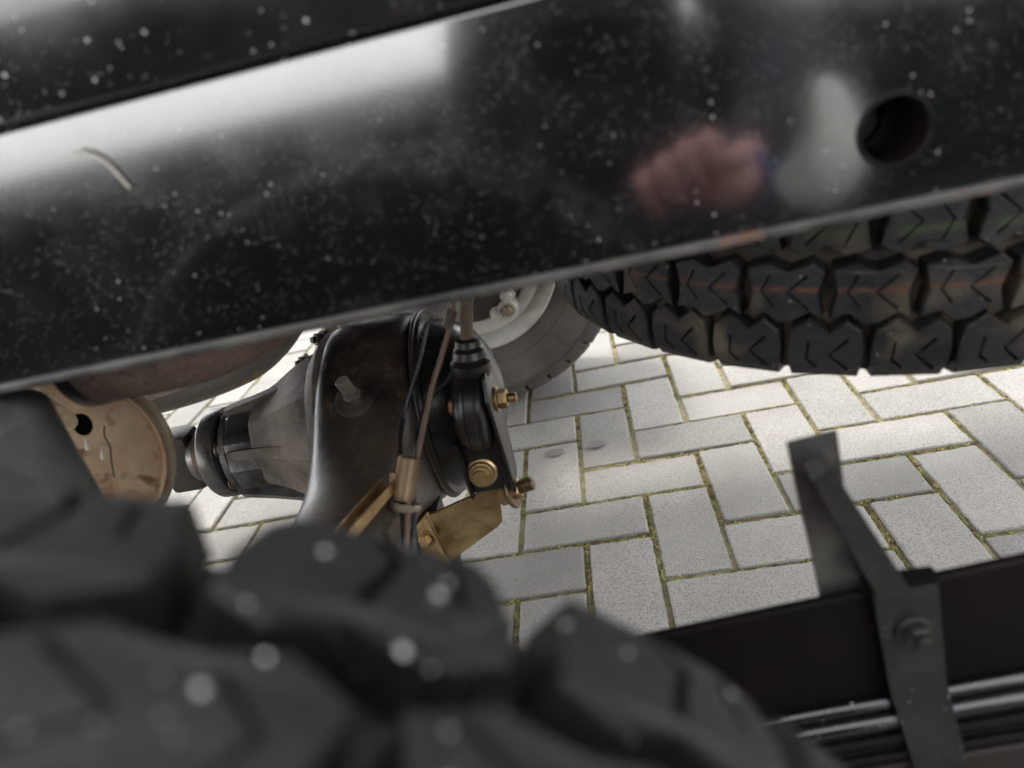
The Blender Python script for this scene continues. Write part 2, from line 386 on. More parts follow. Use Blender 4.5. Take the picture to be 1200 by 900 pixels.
# moss and grit in the joints near the vehicle (one mass of tiny clumps)
mo = MB(); rng = random.Random(11)
OCT = [(1, 0, 0), (0, 1, 0), (-1, 0, 0), (0, -1, 0), (0, 0, 1)]
OCF = [(0, 1, 4), (1, 2, 4), (2, 3, 4), (3, 0, 4)]
def clump(x, y, z, r):
    a = rng.random() * 6.28; c_, s_ = math.cos(a), math.sin(a); h = rng.uniform(.5, 1.1)
    e = rng.uniform(.7, 1.4)
    mo.add([(x + (p[0] * c_ * e - p[1] * s_) * r, y + (p[0] * s_ * e + p[1] * c_) * r, z + p[2] * r * h) for p in OCT], OCF)
for (_, _, (cx, cy, vert)) in cells:
    if abs(cx - .1) > 1.5 or cy > 1.9 or cy < -1.2: continue
    x, y, d = px((cx, cy, 0))
    dens = 1.0 if d > 0 and abs(x) < 680 and abs(y) < 520 else .25
    L_, Wd = (2 * SM, SM)
    for side in (0, 1):          # the long joint above and the short joint at the right of each paver
        n = int((L_ if side == 0 else Wd) / .0009 * dens)
        ph = rng.random() * 9; lush = rng.uniform(.35, 1.0)
        for i in range(n):
            t = rng.uniform(-.5, .5); off = rng.gauss(0, .0017)
            if rng.random() > lush * (.75 + .45 * math.sin(ph + t * 14)): continue
            off = max(-.0055, min(.0055, off * 1.5))
            dx, dy = (t * L_, SM / 2 + off) if side == 0 else (SM + off, t * Wd)
            if vert: dx, dy = -dy, dx
            clump(cx + dx, cy + dy, -.0052 + rng.random() * .0034, rng.uniform(.0010, .0028))
moss = mo.build('moss', M_MOSS); tag(moss, 'yellow green moss and grit growing in the joints between the pavers', 'moss', kind='stuff')

for i, (x, y, a, r) in enumerate(((.059, .179, .35, .016), (.1415, .1855, .2, .015))):
    m_ = MB(); n = 28; ring = []
    for q in range(n):
        t = 2 * math.pi * q / n; rr = r * (1 + .05 * math.sin(3 * t + i) + .03 * math.sin(7 * t + 2 * i))
        ring.append((x + math.cos(t) * rr * 1.15, y + math.sin(t) * rr * .82, .0040))
    m_.add(ring, [tuple(range(n))])
    o = m_.build('oil_stain', M_OIL)
    tag(o, ('left one of the two dark oil spots on the pavers beside the brass stud', 'right one of the two dark oil spots on the pavers beside the brass stud')[i], 'oil stain', 'oil spots on the paving')

# ------------------------------------------------------------------ wheels (built around the local z axis, then placed)
R_T = .335
def crown(w):
    return R_T - .0035 * (abs(w) / .08) ** 2 - (max(0, abs(w) - .085) / .02) ** 2 * .008
def block_mesh(name, poly, slots, side, wrap=False, nb=24):
    KS = 2 * math.pi * R_T / nb / .0957
    poly = [(p[0] * KS, p[1]) for p in poly]; slots = [[(q[0] * KS, q[1]) for q in l] for l in slots]
    """tread block: 2-D outline (s along the circumference, w across), V-shaped slots cut in, bent round the tyre"""
    mb = MB()
    def P(s, w, dr):
        a = s / R_T; r = crown(w) + dr
        return Vector((math.cos(a) * r, math.sin(a) * r, w * side))
    cx = sum(p[0] for p in poly) / len(poly); cy = sum(p[1] for p in poly) / len(poly)
    def sc(k, p): return (cx + (p[0] - cx) * k, cy + (p[1] - cy) * k)
    top = [sc(.955, p) for p in poly]
    n = len(poly)
    lists = [[Vector((p[0], p[1], 0)) for p in top]] + [[Vector((p[0], p[1], 0)) for p in sl_] for sl_ in slots]
    flat = [p for l in lists for p in l]
    tris = tessellate_polygon(lists)
    vs = [P(p.x, p.y, 0) for p in flat]; fs = [tuple(t) for t in tris]
    mid = [P(p[0], p[1], -.0016) for p in poly]
    base = []
    for p in poly:
        q = sc(1.045, p)
        if wrap and p[1] > .095:
            v_ = P(p[0] * 1.05, p[1], 0); rr = .296; a = p[0] * 1.05 / R_T
            base.append(Vector((math.cos(a) * rr, math.sin(a) * rr, .1095 * side)))
        else: base.append(P(q[0], q[1], -.0235))
    o1 = len(vs); vs += mid; o2 = len(vs); vs += base
    for i in range(n):
        j = (i + 1) % n
        fs.append((i, j, o1 + j, o1 + i)); fs.append((o1 + i, o1 + j, o2 + j, o2 + i))
    k0 = n
    for sl_ in slots:
        m = len(sl_); b0 = len(vs); vs += [P(p[0], p[1], -.009) for p in sl_]
        for i in range(m):
            j = (i + 1) % m; fs.append((k0 + i, k0 + j, b0 + j, b0 + i))
        fs += [tuple(b0 + q for q in t) for t in tessellate_polygon([[Vector((p[0], p[1], 0)) for p in sl_]])]
        k0 += m
    mb.add(vs, fs)
    me = bpy.data.meshes.new(name); me.from_pydata(mb.v, [], mb.f)
    bm = bmesh.new(); bm.from_mesh(me); bmesh.ops.recalc_face_normals(bm, faces=bm.faces[:]); bm.to_mesh(me); bm.free()
    return me
def slot(pts, t=.0011):
    P = [Vector((p[0], p[1])) for p in pts]; L_, R_ = [], []
    for i, p in enumerate(P):
        d = (P[min(i + 1, len(P) - 1)] - P[max(i - 1, 0)]).normalized(); nrm = Vector((-d.y, d.x))
        L_.append(p + nrm * t); R_.append(p - nrm * t)
    return [(q.x, q.y) for q in L_ + R_[::-1]]
SH = [(-.033, .1035), (.029, .1035), (.034, .090), (.040, .076), (.039, .061), (.018, .053), (-.004, .060), (-.024, .054), (-.041, .061), (-.0420, .076), (-.038, .090)]
SH_S = [slot([(-.028, .094), (-.006, .080), (-.026, .066)], .0017), slot([(.008, .092), (.020, .084), (.018, .068)], .0016)]
CE = [(-.042, .040), (-.020, .0475), (.004, .043), (.026, .0475), (.0430, .038), (.037, .021), (.0430, .007), (.018, .0035), (-.004, .009), (-.030, .0035), (-.0440, .010), (-.037, .025)]
CE_S = [slot([(-.028, .040), (-.004, .026), (-.026, .012)], .0013), slot([(.012, .038), (.026, .026), (.016, .012)], .0012)]
SH_W = [slot([(-.004, .097), (.003, .084), (-.004, .066)], .0024), slot([(.020, .090), (.024, .074)], .0015)]
SH_F = [(-.041, .1035), (.039, .1035), (.042, .090), (.0435, .076), (.039, .0585), (.018, .049), (-.004, .060), (-.024, .050), (-.041, .060), (-.0445, .076), (-.043, .090)]
CE_F = [(-.0435, .048), (-.0298, .0425), (-.0088, .0515), (.0069, .0530), (.0239, .0435), (.0435, .048), (.037, .027), (.0435, .007), (.018, .0025), (-.004, .009), (-.030, .0025), (-.0445, .010), (-.037, .029)]
TREADS = {}
def tread_meshes(tag_, m, nb, coarse):
    if (m.name, nb) in TREADS: return TREADS[(m.name, nb)]
    out = []
    for side in (1, -1):
        for (nm, poly, sl_, wrap, ph) in ((tag_ + '_shoulder', SH if coarse else SH_F, SH_W if coarse else SH_S, True, 0.0), (tag_ + '_centre', CE if coarse else CE_F, CE_S, False, .42 if coarse else .5)):
            if side < 0: poly = [(-p[0], p[1]) for p in poly]; sl_ = [[(-q[0], q[1]) for q in s_] for s_ in sl_]
            me = block_mesh(nm, poly, sl_, side, wrap, nb); me.materials.append(m)
            out.append((me, ph + (.5 if side < 0 else 0)))
    TREADS[(m.name, nb)] = out
    return out
PROF = [(-.086, .190), (-.0955, .1985), (-.104, .225), (-.108, .252), (-.1085, .280), (-.1075, .300), (-.1035, .3085), (-.090, .3125), (-.05, .3160), (0, .3165),
        (.05, .3160), (.090, .3125), (.1035, .3085), (.1075, .300), (.1085, .280), (.108, .252), (.104, .225), (.094, .196), (.086, .186)]
def wheel(name, loc, rot, mb_block, m_side, phase, label, deep=0.0, NB=34):
    root = empty(name, loc, rot)
    tag(root, label, 'wheel', 'wheels of the vehicle')
    prof = [(a, r - (deep if abs(a) > .1 else deep * .6) if r > .304 else r - (deep * .7 if r > .295 else 0)) for a, r in PROF] + [(.080, .20), (-.080, .20), PROF[0]]
    ty = MB().lathe((0, 0, 0), (0, 0, 1), prof, 120)
    # moulded rings on the sidewall
    for z in (-1, 1):
        for (r0, zz) in ((.232, .1052), (.268, .1075)):
            ty.lathe((0, 0, 0), (0, 0, z), [(zz - .004, r0 - .004), (zz + .0012, r0 - .0012), (zz + .0012, r0 + .0012), (zz - .004, r0 + .004)], 96)
    tyre = ty.build('tyre', m_side, root, 40)
    for me, ph in tread_meshes(name, mb_block, NB, NB < 30):
        for k_ in range(NB):
            o = bpy.data.objects.new('tread_block', me); col.objects.link(o); o.parent = tyre
            o.rotation_euler = (0, 0, phase + 2 * math.pi * (k_ + ph) / NB)
    rim = MB().lathe((0, 0, 0), (0, 0, 1), [(-.088, .198), (-.098, .197), (-.100, .193), (-.098, .186), (-.090, .170), (-.084, .166), (-.080, .164), (-.085, .160), (-.086, .156), (-.078, .134), (-.070, .130), (-.060, .132), (.02, .150), (.045, .150), (.055, .120), (.050, .09), (.055, .06), (.055, .03),
                                          (.059, .03), (.060, .06), (.055, .09), (.060, .122), (.050, .155), (.03, .165), (.06, .172), (.080, .181), (.092, .186), (.093, .1935), (.088, .196)], 96)
    rim.build('rim', M_RIM, root, 40)
    hub = MB().lathe((0, 0, 0), (0, 0, 1), [(.040, 0), (.040, .03), (.075, .028), (.085, .02), (.085, 0)], 32)
    hub.build('hub', M_DARKSTEEL, root, 40)
    for k_ in range(5):
        a = 2 * math.pi * k_ / 5 + .3
        nt = MB().hexbolt((math.cos(a) * .055, math.sin(a) * .055, .058), (0, 0, 1), .010, .012, .006)
        nt.build('wheel_nut', M_DARKSTEEL, root, 30)
    return root
# near rear wheel (axis along y), far rear wheel, spare wheel lying almost flat
wheel('road_wheel', (-.032, -.970, .336), (rad(90), 0, 0), M_TYRE, M_TYRE, .140, 'blurred black knobbly tyre filling the bottom left corner', .010, 24)
wheel('road_wheel', (-.068, .545, .334), (rad(-90), 0, 0), M_SIDEWALL, M_SIDEWALL, .05, 'far wheel with dusty sidewall and pale rim behind the differential')
SPARE_C = Vector((.485, -.195, .545))
wheel('spare_wheel', SPARE_C, (rad(1.8), rad(4.2), 0), M_TYRE_SPARE, M_CARCASS, .2, 'muddy knobbly spare tyre lying flat under the black rail at right')

# brake drum and backing plate inside the far wheel
br = empty('brake_drum', (-.068, .44, .334)); tag(br, 'dark drum brake with a big bolt inside the far wheel rim', 'brake drum')
W().lathe((-.068, .43, .334), (0, 1, 0), [(0, 0), (0, .118), (.008, .122), (.030, .122), (.032, .112), (.075, .112), (.078, 0)], 64).build('backing_plate', M_DARKSTEEL, br, 35)
for (x, z) in ((.010, .262), (-.02, .225), (-.13, .26)):
    W().hexbolt((x, .425, z), (0, -1, 0), .012, .014, .004).build('bolt', M_RIM, br, 30)
W().cyl((.004, .415, .231), (.004, .455, .231), .022, n=28, bev=.003).build('cylinder_boss', M_RIM, br, 30)
W().hexbolt((.004, .416, .231), (0, -1, 0), .010, .010, .003).build('boss_bolt', M_SEAM, br, 30)

# ------------------------------------------------------------------ chassis rail
X0, X1 = -2.2, .93
rail = empty('chassis_rail', (.15, -.60, .603)); tag(rail, 'glossy black chassis rail with a round tube hole running across the top', 'chassis rail')
YF, ZB, ZT = -.62, .6115, .757
prof = [(YF, .7535)]
for i in range(1, 7):
    a = i / 6 * math.pi / 2; prof.append((YF + .004 * (1 - math.cos(a)), .7535 + .004 * math.sin(a)))
prof += [(-.56, ZT), (-.56, ZB)]
w_ = W()
xs = [X0 + (X1 - X0) * i / 24 for i in range(25)]
for xa, xb in zip(xs, xs[1:]):
    n = len(prof)
    w_.add([(xa, *p) for p in prof] + [(xb, *p) for p in prof], [(i, i + 1, i + 1 + n, i + n) for i in range(n - 1)])
HX, HZ, HR, HS = .368, .650, .0192, .036
def quad(xa, xb, za, zb): w_.add([(xa, YF, za), (xb, YF, za), (xb, YF, zb), (xa, YF, zb)], [(0, 1, 2, 3)])
quad(X0, HX - HS, ZB, .7535); quad(HX + HS, X1, ZB, .7535); quad(HX - HS, HX + HS, HZ + HS, .7535); quad(HX - HS, HX + HS, ZB, HZ - HS)
n = 48; inner = []; outer = []
for i in range(n):
    a = 2 * math.pi * i / n; c_, s_ = math.cos(a), math.sin(a); m_ = max(abs(c_), abs(s_))
    inner.append((HX + c_ * HR, YF, HZ + s_ * HR)); outer.append((HX + c_ / m_ * HS, YF, HZ + s_ / m_ * HS))
w_.add(inner + outer, [(i, (i + 1) % n, (i + 1) % n + n, i + n) for i in range(n)])
bm_ = w_.build('web', M_RAIL, rail, 30)
W().lathe((HX, YF - .0012, HZ), (0, 1, 0), [(0, .0175), (-.0006, .0185), (0, .0197), (.003, .0200), (.058, .0200), (.058, .0170), (.002, .0170), (0, .0175)], 56).build('drain_tube', M_BLACKBEAM, rail, 40)
W().box((X0, -.6235, .6055), (X1, -.5605, .6112), .0016).build('lower_flange', M_LIP, rail, 30)
# panel above the rail, leaning a little towards the viewer
tp = math.tan(rad(1.7))
W().prism([(-.6275, .7620), (-.6270, .7600), (-.6250, .7588), (-.585, .7588), (-.585, .86), (-.6275 - .098 * tp, .86)], 'x', X0, X1).build('upper_panel', M_PANEL, rail, 50)
# rail on the far side
fr = empty('chassis_rail', (.15, .32, .603)); tag(fr, 'far chassis rail hidden behind the axle, on the far wheel side', 'chassis rail')
W().box((X0, .26, .62), (X1, .32, .757), .008).build('web', M_BODY, fr)
# fibre stuck on the rail
W().tube([(-.078, -.6222, .7365), (-.072, -.6225, .7360), (-.063, -.6225, .7290), (-.055, -.6225, .7115)], lambda t: .0011 - .0003 * t, 8).build('dried_stalk', M_FIBRE)
tag(bpy.data.objects['dried_stalk'], 'pale curved dried stalk stuck to the black rail at upper left', 'stalk')

# ------------------------------------------------------------------ unseen body above the chassis (floor, arch, sides), sized to shade the ground
body = empty('unseen_body', (-.5, -.15, .86)); tag(body, 'unseen dark vehicle body above the chassis rails, put in to shade the ground', 'vehicle body')
W().box((X0 - .1, -.655, .863), (X1 + .05, .36, .885), .004).build('floor_pan', M_BODY, body)
W().box((X0 - .1, -.675, .862), (X1 + .05, -.656, 1.35), .008).build('near_side', M_BODYPAINT, body)
W().box((X0 - .1, .362, .80), (X1 + .05, .381, 1.35), .008).build('far_side', M_BODYPAINT, body)
W().box((X1 + .0512, -.675, .72), (X1 + .07, .381, 1.35), .008).build('tailgate', M_BODYPAINT, body)
W().box((X0 - .1, -.655, 1.33), (X1 + .05, .36, 1.36), .008).build('roof_panel', M_BODYPAINT, body)

# ------------------------------------------------------------------ rear axle
AX, AY, AZ = -.088, -.215, .345
axle = empty('rear_axle', (AX, AY, AZ - .13)); tag(axle, 'dusty black rear axle housing with domed differential cover and cast nose', 'axle')
def smax(a, b, k): return .5 * (a + b + math.sqrt((a - b) ** 2 + k * k))
w_ = W(); NS, NA = 90, 48; vs = []
y0, y1 = -.715, .435
for i in range(NS + 1):
    y = y0 + (y1 - y0) * i / NS; dy = y - AY
    h = .046 + .080 * math.exp(-(dy / .128) ** 2)
    f = max(0, min(1, (.25 - abs(dy)) / .20)); f = f * f * (3 - 2 * f); hw = .055 + .007 * f; e = 2.3 + 3.4 * f; ax = -.083 + (AX + .083) * f
    for k_ in range(NA):
        a = 2 * math.pi * k_ / NA; c_, s_ = math.cos(a), math.sin(a)
        vs.append((ax + hw * math.copysign(abs(c_) ** (2 / e), c_), y, AZ + h * math.copysign(abs(s_) ** (2 / e), s_)))
fs = [(i * NA + k_, i * NA + (k_ + 1) % NA, (i + 1) * NA + (k_ + 1) % NA, (i + 1) * NA + k_) for i in range(NS) for k_ in range(NA)]
fs += [tuple(range(NA)), tuple(NS * NA + k_ for k_ in range(NA))]
w_.add(vs, fs); w_.build('housing', M_AXLE, axle, 60)
cov = W().lathe((AX + .062, AY, AZ), (1, 0, 0), [(0, .119), (.0045, .121), (.008, .119), (.0085, .110), (.013, .1085), (.034, .104), (.058, .088), (.074, .062), (.083, .03), (.085, 0)], 72).build('rear_cover', M_COVER, axle, 50)
W().lathe((AX + .059, AY, AZ), (1, 0, 0), [(0, .1195), (.001, .1225), (.0035, .1235), (.006, .1225), (.007, .1195)], 72).build('weld_bead', M_AXLE, axle, 60)
nrm = Vector((0, -.55, .83)).normalized(); pc = Vector((-.0855, -.337, .4275))
W().lathe(pc - nrm * .004, nrm, [(0, .024), (.005, .0235), (.0065, .020), (.006, .013), (.009, .012), (.009, 0)], 40).build('plug_boss', M_AXLE, axle, 40)
pl = W(); pd = Vector((-.12, -.35, .93)).normalized()
pl.cyl(pc + pd * .002, pc + pd * .010, .0105, n=6, bev=.001); pl.cyl(pc + pd * .010, pc + pd * .031, .0078, n=20, bev=.0014)
pl.build('filler_stud', M_CAST, axle, 30)
NY, NZ = -.205, .325
W().lathe((AX - .048, AY, AZ - .004), (-1, 0, 0), [(0, .122), (.012, .122), (.0135, .116), (.022, .112), (.030, .104)], 64).build('carrier_flange', M_CAST, axle, 40)
W().lathe((AX - .060, NY - .003, NZ + .008), (-1, 0, 0), [(0, .116), (.030, .108), (.060, .094), (.085, .080), (.105, .071), (.12, .066)], 9, .5).build('carrier', M_CAST, axle, 16)
W().lathe((AX - .13, NY, NZ), (-1, 0, 0), [(0, .066), (.04, .066), (.082, .066), (.090, .064), (.095, .056), (.095, .03)], 11, .3).build('nose', M_NOSE, axle, 16)
for k_, (a, ln) in enumerate(((rad(100), .16), (rad(20), .12), (rad(160), .15), (rad(215), .16), (rad(300), .14))):
    # cast webs along the nose: wedge from the carrier out to the pinion end
    cy, cz = math.cos(a), math.sin(a); t = .007
    ty_, tz_ = -cz * t, cy * t
    pr = [(AX - .075, .095), (AX - .10, .098), (AX - .125 - ln * .3, .080), (AX - .11 - ln * .7, .070), (AX - .11 - ln * .7, .05), (AX - .075, .05)]
    w_ = W(); n = len(pr)
    for sgn in (1, -1):
        w_.v += [(x, NY + cy * r + sgn * ty_ * (1.3 - r * 5), NZ + cz * r + sgn * tz_ * (1.3 - r * 5)) for x, r in pr]
    w_.f = [tuple(range(n)), tuple(range(n, 2 * n))[::-1]] + [(i, (i + 1) % n, (i + 1) % n + n, i + n) for i in range(n)]
    w_.build('web', M_CAST if k_ in (0, 2) else M_NOSE, axle, 30)
# brake fitting on the top of the carrier
ft = W(); ft.cyl((-.195, -.15, .40), (-.160, -.13, .452), .014, n=6, bev=.002); ft.cyl((-.165, -.133, .445), (-.152, -.126, .466), .009, n=16); ft.build('breather_fitting', M_SEAM, axle, 30)
for (p, d) in (((-.203, -.158, .415), (-.7, -.6, .2)), ((-.175, -.15, .440), (-.6, -.7, .3)), ((-.165, -.12, .455), (.3, -.6, .6))):
    W().hexbolt(p, d, .008, .010, .006).build('fitting_bolt', M_CAST, axle, 30)

# propeller shaft with its flange
ps = empty('propeller_shaft', (-.38, NY, NZ - .07)); tag(ps, 'dark round shaft flange bolted to the nose of the differential', 'propeller shaft')
W().lathe((-.308, NY, NZ), (-1, 0, 0), [(0, .03), (0, .056), (.002, .061), (.010, .061), (.012, .053), (.018, .051), (.020, .060), (.023, .062), (.040, .062), (.043, .060), (.045, .045), (.06, .036), (.075, .033)], 64).build('flange', M_NOSE, ps, 35)
for k_ in range(6):
    a = 2 * math.pi * k_ / 6 + .5
    c = Vector((-.332, NY + math.cos(a) * .050, NZ + math.sin(a) * .050))
    W().hexbolt(c + Vector((.006, 0, 0)), (1, 0, 0), .0065, .007, .004).build('flange_bolt', M_SEAM, ps, 30)
W().box((-.43, NY - .022, NZ - .042), (-.38, NY + .022, NZ + .042), .008).build('joint_yoke', M_DARKSTEEL, ps)
W().cyl((-1.9, NY, NZ + .16), (-.425, NY, NZ), .032, n=28).build('shaft', M_DARKSTEEL, ps)
W().lathe((-.358, NY, NZ), (-1, 0, 0), [(0, .038), (.004, .041), (.012, .041), (.014, .036)], 32).build('copper_ring', M_ROD, ps)

# ------------------------------------------------------------------ brake load-sensing linkage
lk = empty('brake_linkage', (.05, -.35, .30)); tag(lk, 'brake linkage with rubber bushed shackle, brass bolts and gold brackets beside the differential', 'linkage')
W().tube([(.075, -.345, .60), (.0685, -.35, .524), (.054, -.35, .462)], .0068, 14, 0).build('lever_rod', M_ROD, lk)
W().lathe((.058, -.35, .478), (-.1, -.02, -.9), [(0, .006), (.002, .013), (.008, .0145), (.010, .0125), (.013, .0165), (.020, .0185), (.023, .0165), (.027, .0215), (.034, .0225), (.042, .020)], 30).build('rubber_boot', M_RUBBER, lk)
disc = W().lathe((.0305, -.35, .400), (1, -.06, -.08), [(0, .010), (0, .038), (.004, .0455), (.010, .048), (.013, .0465), (.015, .049), (.024, .049), (.026, .0455), (.031, .046), (.034, .040), (.036, .012)], 48).build('bushing', M_RUBBER, lk, 35)
W().prism([(-.390, .418), (-.378, .44), (-.350, .448), (-.322, .44), (-.312, .418), (-.322, .36), (-.328, .298), (-.372, .294), (-.379, .36)], 'x', .0665, .0705, .0012).build('shackle_plate', M_RUBBER, lk)
W().prism([(-.378, .37), (-.322, .372), (-.328, .298), (-.372, .294)], 'x', .018, .022, .001).build('shackle_plate', M_RUBBER, lk)
W().box((.0215, -.366, .297), (.0662, -.330, .369), .004).build('clevis', M_RUBBER, lk)
W().hexbolt((.0705, -.35, .402), (1, -.05, -.05), .0098, .011, .010).build('bolt', M_GOLD, lk)
W().hexbolt((.029, -.352, .402), (-1, .05, .05), .0085, .008).build('bolt', M_COPPER, lk)
pv = W().lathe((.038, -.3655, .324), (0, -1, .18), [(0, .0175), (.003, .017), (.0045, .0145), (.010, .014), (.0105, .012), (.015, .0115), (.0155, .009), (.021, .0085), (.022, 0)], 28).build('pivot_bolt', M_GOLD, lk, 30)
# gold bracket: a folded plate with a bolted end flange
ga = W()
pl2 = [(-.039, .276), (.044, .301), (.049, .290), (.044, .252), (.036, .245), (-.031, .206)]
ga.prism(pl2, 'y', -.3635, -.359, .0012)
ga.build('gold_plate', M_GOLD, lk, 30)
W().add([(-.042, -.360, .277), (-.054, -.372, .270), (-.062, -.374, .196), (-.048, -.372, .188), (-.032, -.362, .204),
         (-.040, -.356, .277), (-.052, -.368, .270), (-.060, -.370, .196), (-.046, -.368, .188), (-.030, -.358, .204)],
        [(0, 1, 2, 3, 4), (5, 6, 7, 8, 9), (0, 1, 6, 5), (1, 2, 7, 6), (2, 3, 8, 7), (3, 4, 9, 8), (4, 0, 5, 9)]).build('end_flange', M_GOLD, lk, 30)
for z in (.250, .217): W().hexbolt((-.046 - (.250 - z) * .1, -.369 - (.25 - z) * .1, z), (-.35, -.9, .1), .0075, .008).build('flange_bolt', M_GOLD, lk)
W().box((-.088, -.352, .150), (-.030, -.318, .275), .006).build('support_block', M_RUBBER, lk)
W().cyl((.046, -.352, .284), (.060, -.354, .287), .0155, n=6, bev=.002).build('nut', M_GOLD, lk)
W().lathe((.060, -.354, .287), (1, -.1, .2), [(0, .008), (0, .021), (.003, .0225), (.005, .021), (.006, .012)], 32).build('washer', M_GOLD2, lk)
W().cyl((.065, -.3545, .288), (.073, -.3555, .290), .0125, n=6, bev=.0015).build('nut', M_GOLD, lk)
st = W().cyl((.073, -.3555, .290), (.089, -.357, .293), .007, n=14, bev=.001)
for q in range(4): st.cyl((.0745 + q * .0035, -.3556, .2902 + q * .0007), (.0765 + q * .0035, -.3559, .2906 + q * .0007), .0083, n=14)
st.build('stud', M_GOLD2, lk)
# clip and channel
rotc = Euler((rad(-18), rad(20), 0)).to_matrix()
W().lathe((-.006, -.452, .408), (-.32, -.50, -.80), [(0, .004), (0, .0095), (.002, .0108), (.012, .0112), (.030, .0112), (.036, .0122), (.042, .0118), (.043, .006)], 28).build('pipe_clip', M_GOLD2, lk)
W().box((-.031, -.470, .372), (-.012, -.455, .398), .003, rotc, (-.02, -.462, .385)).build('clip_tab', M_GOLD2, lk)
W().lathe((-.0165, -.474, .371), (-.30, -.45, -.85), [(0, .013), (.003, .0155), (.007, .014), (.007, .007), (.002, .006)], 28).build('clip_eye', M_SEAM, lk)
d0, d1 = Vector((-.030, -.462, .386)), Vector((-.058, -.600, .404))
dd, uu, vv = frame(d1 - d0)
side_n = Vector((0, 0, -1)); upn = dd.cross(side_n).normalized()
for (a_, b_, c_, e_) in ((-.0085, .0085, 0, .0022), (-.0085, -.0065, -.008, 0), (.0065, .0085, -.008, 0)):
    w_ = W(); q = []
    for p in (d0, d1):
        for (s1, s2) in ((a_, c_), (b_, c_), (b_, e_), (a_, e_)): q.append(p + upn * s1 + side_n * s2)
    w_.add(q, [(0, 1, 2, 3), (4, 5, 6, 7), (0, 1, 5, 4), (1, 2, 6, 5), (2, 3, 7, 6), (3, 0, 4, 7)]); w_.build('channel', M_GOLD, lk, 30)

# brake pipes
bp = empty('brake_pipe', (.0, -.36, .36)); tag(bp, 'thin brown brake pipe running straight down past the gold clip', 'brake pipe', 'thin brake pipes')
W().tube([(.066, -.345, .60), (.054, -.360, .517), (.033, -.372, .474), (.017, -.390, .446), (-.001, -.435, .404), (-.012, -.475, .378), (-.016, -.520, .345), (-.03, -.58, .28)], .0029, 10).build('pipe', M_ROD, bp)
W().cyl((.053, -.3605, .514), (.044, -.362, .498), .0062, n=6).build('pipe_nut', M_DARKSTEEL, bp)
bp2 = empty('brake_pipe', (.01, -.36, .36)); tag(bp2, 'thin silver brake pipe bending from the shackle boot behind the brown pipe', 'brake pipe', 'thin brake pipes')
W().tube([(.050, -.352, .462), (.030, -.358, .440), (.004, -.366, .424), (-.004, -.392, .410), (-.006, -.420, .402), (-.008, -.462, .380), (-.010, -.515, .342), (-.02, -.58, .275)], .0027, 10).build('pipe', M_STRAP, bp2)

bp3 = empty('brake_pipe', (.0, -.36, .36)); tag(bp3, 'thin black brake pipe hugging the differential cover, leftmost of the three', 'brake pipe', 'thin brake pipes')
W().tube([(.020, -.345, .50), (.006, -.362, .468), (-.010, -.378, .440), (-.022, -.396, .416), (-.022, -.428, .404), (-.020, -.470, .380), (-.018, -.53, .335), (-.03, -.6, .27)], .0026, 10).build('pipe', M_COVER, bp3)

# ------------------------------------------------------------------ exhaust
mf = empty('silencer', (-.335, -.38, .365)); tag(mf, 'round tan rusted silencer end with a rolled seam, left of the shaft flange', 'silencer')
MX, MZ = -.358, .460
W().lathe((MX, -.448, MZ), (-.42, .88, -.10), [(-.010, 0), (-.009, .03), (-.004, .065), (0, .087), (.002, .091), (-.002, .0935), (-.002, .0955), (.003, .0965), (.008, .095)], 72).build('end_cap', M_TAN, mf, 40)
W().lathe((MX, -.448, MZ), (-.42, .88, -.10), [(.006, .093), (.005, .101), (.008, .104), (.014, .1045), (.018, .1025), (.022, .096), (.09, .084), (.105, .07), (.105, 0)], 72).build('rolled_seam', M_SEAM, mf, 40)
W().tube([(-.345, -.480, .592), (-.318, -.492, .566), (-.298, -.496, .550), (-.291, -.492, .536), (-.302, -.474, .518)], lambda t: .0105 - .002 * t, 14).build('hanger_hook', mat('cream_hook', (.66, .56, .40), .5, var=(.36, .22, .11), var_scale=30, var_amt=.8), mf)
W().lathe((-.300, -.4605, .508), (-.1, -1, .25), [(0, .0105), (.0015, .011), (.002, .0095), (-.001, .0085), (-.001, 0)], 28).build('port', mat('port_shade_black', (.002, .002, .002), 1.0, spec=0.0), mf)  # shallow black disc: the darkness of an uncut hole painted in
W().tube([(-.287, -.4530, .499), (-.291, -.4545, .489), (-.2905, -.4550, .478), (-.296, -.4560, .463), (-.303, -.4555, .444)], lambda t: .0008, 6).build('crack', M_DARKSTEEL, mf)
for (x, z, s_) in ((-.322, .470, 1.0), (-.309, .483, 1.0), (-.299, .470, .9)):
    W().lathe((x + .0015, -.4585, z + .010 * s_), (-.25, -.05, -1), [(0, 0), (.003 * s_, .0007), (.006 * s_, .0012), (.010 * s_, .0021), (.0125 * s_, .0020), (.014 * s_, 0)], 12).build('paint_drip', M_DRIP, mf)

bpj = empty('exhaust_jacket', (-.14, -.51, .55)); tag(bpj, 'rough brown coated exhaust tube tucked under the black rail', 'exhaust')
W().tube([(-.214, -.508, .590), (-.16, -.507, .589), (-.11, -.502, .592), (-.07, -.49, .607), (-.035, -.47, .640), (-.01, -.45, .69)], lambda t: .0445 - .008 * max(0, t - .5), 36).build('jacket', M_BROWN, bpj, 60)
W().lathe((-.228, -.508, .5905), (1, 0, 0), [(0, .030), (0, .044), (.003, .0465), (.012, .0465), (.015, .045)], 40).build('collar', M_RUBBER, bpj)
W().tube([(-.228, -.508, .590), (-.30, -.50, .60), (-.45, -.48, .62), (-.8, -.45, .62), (-1.9, -.45, .62)], .03, 20).build('front_pipe', M_TAN, bpj)

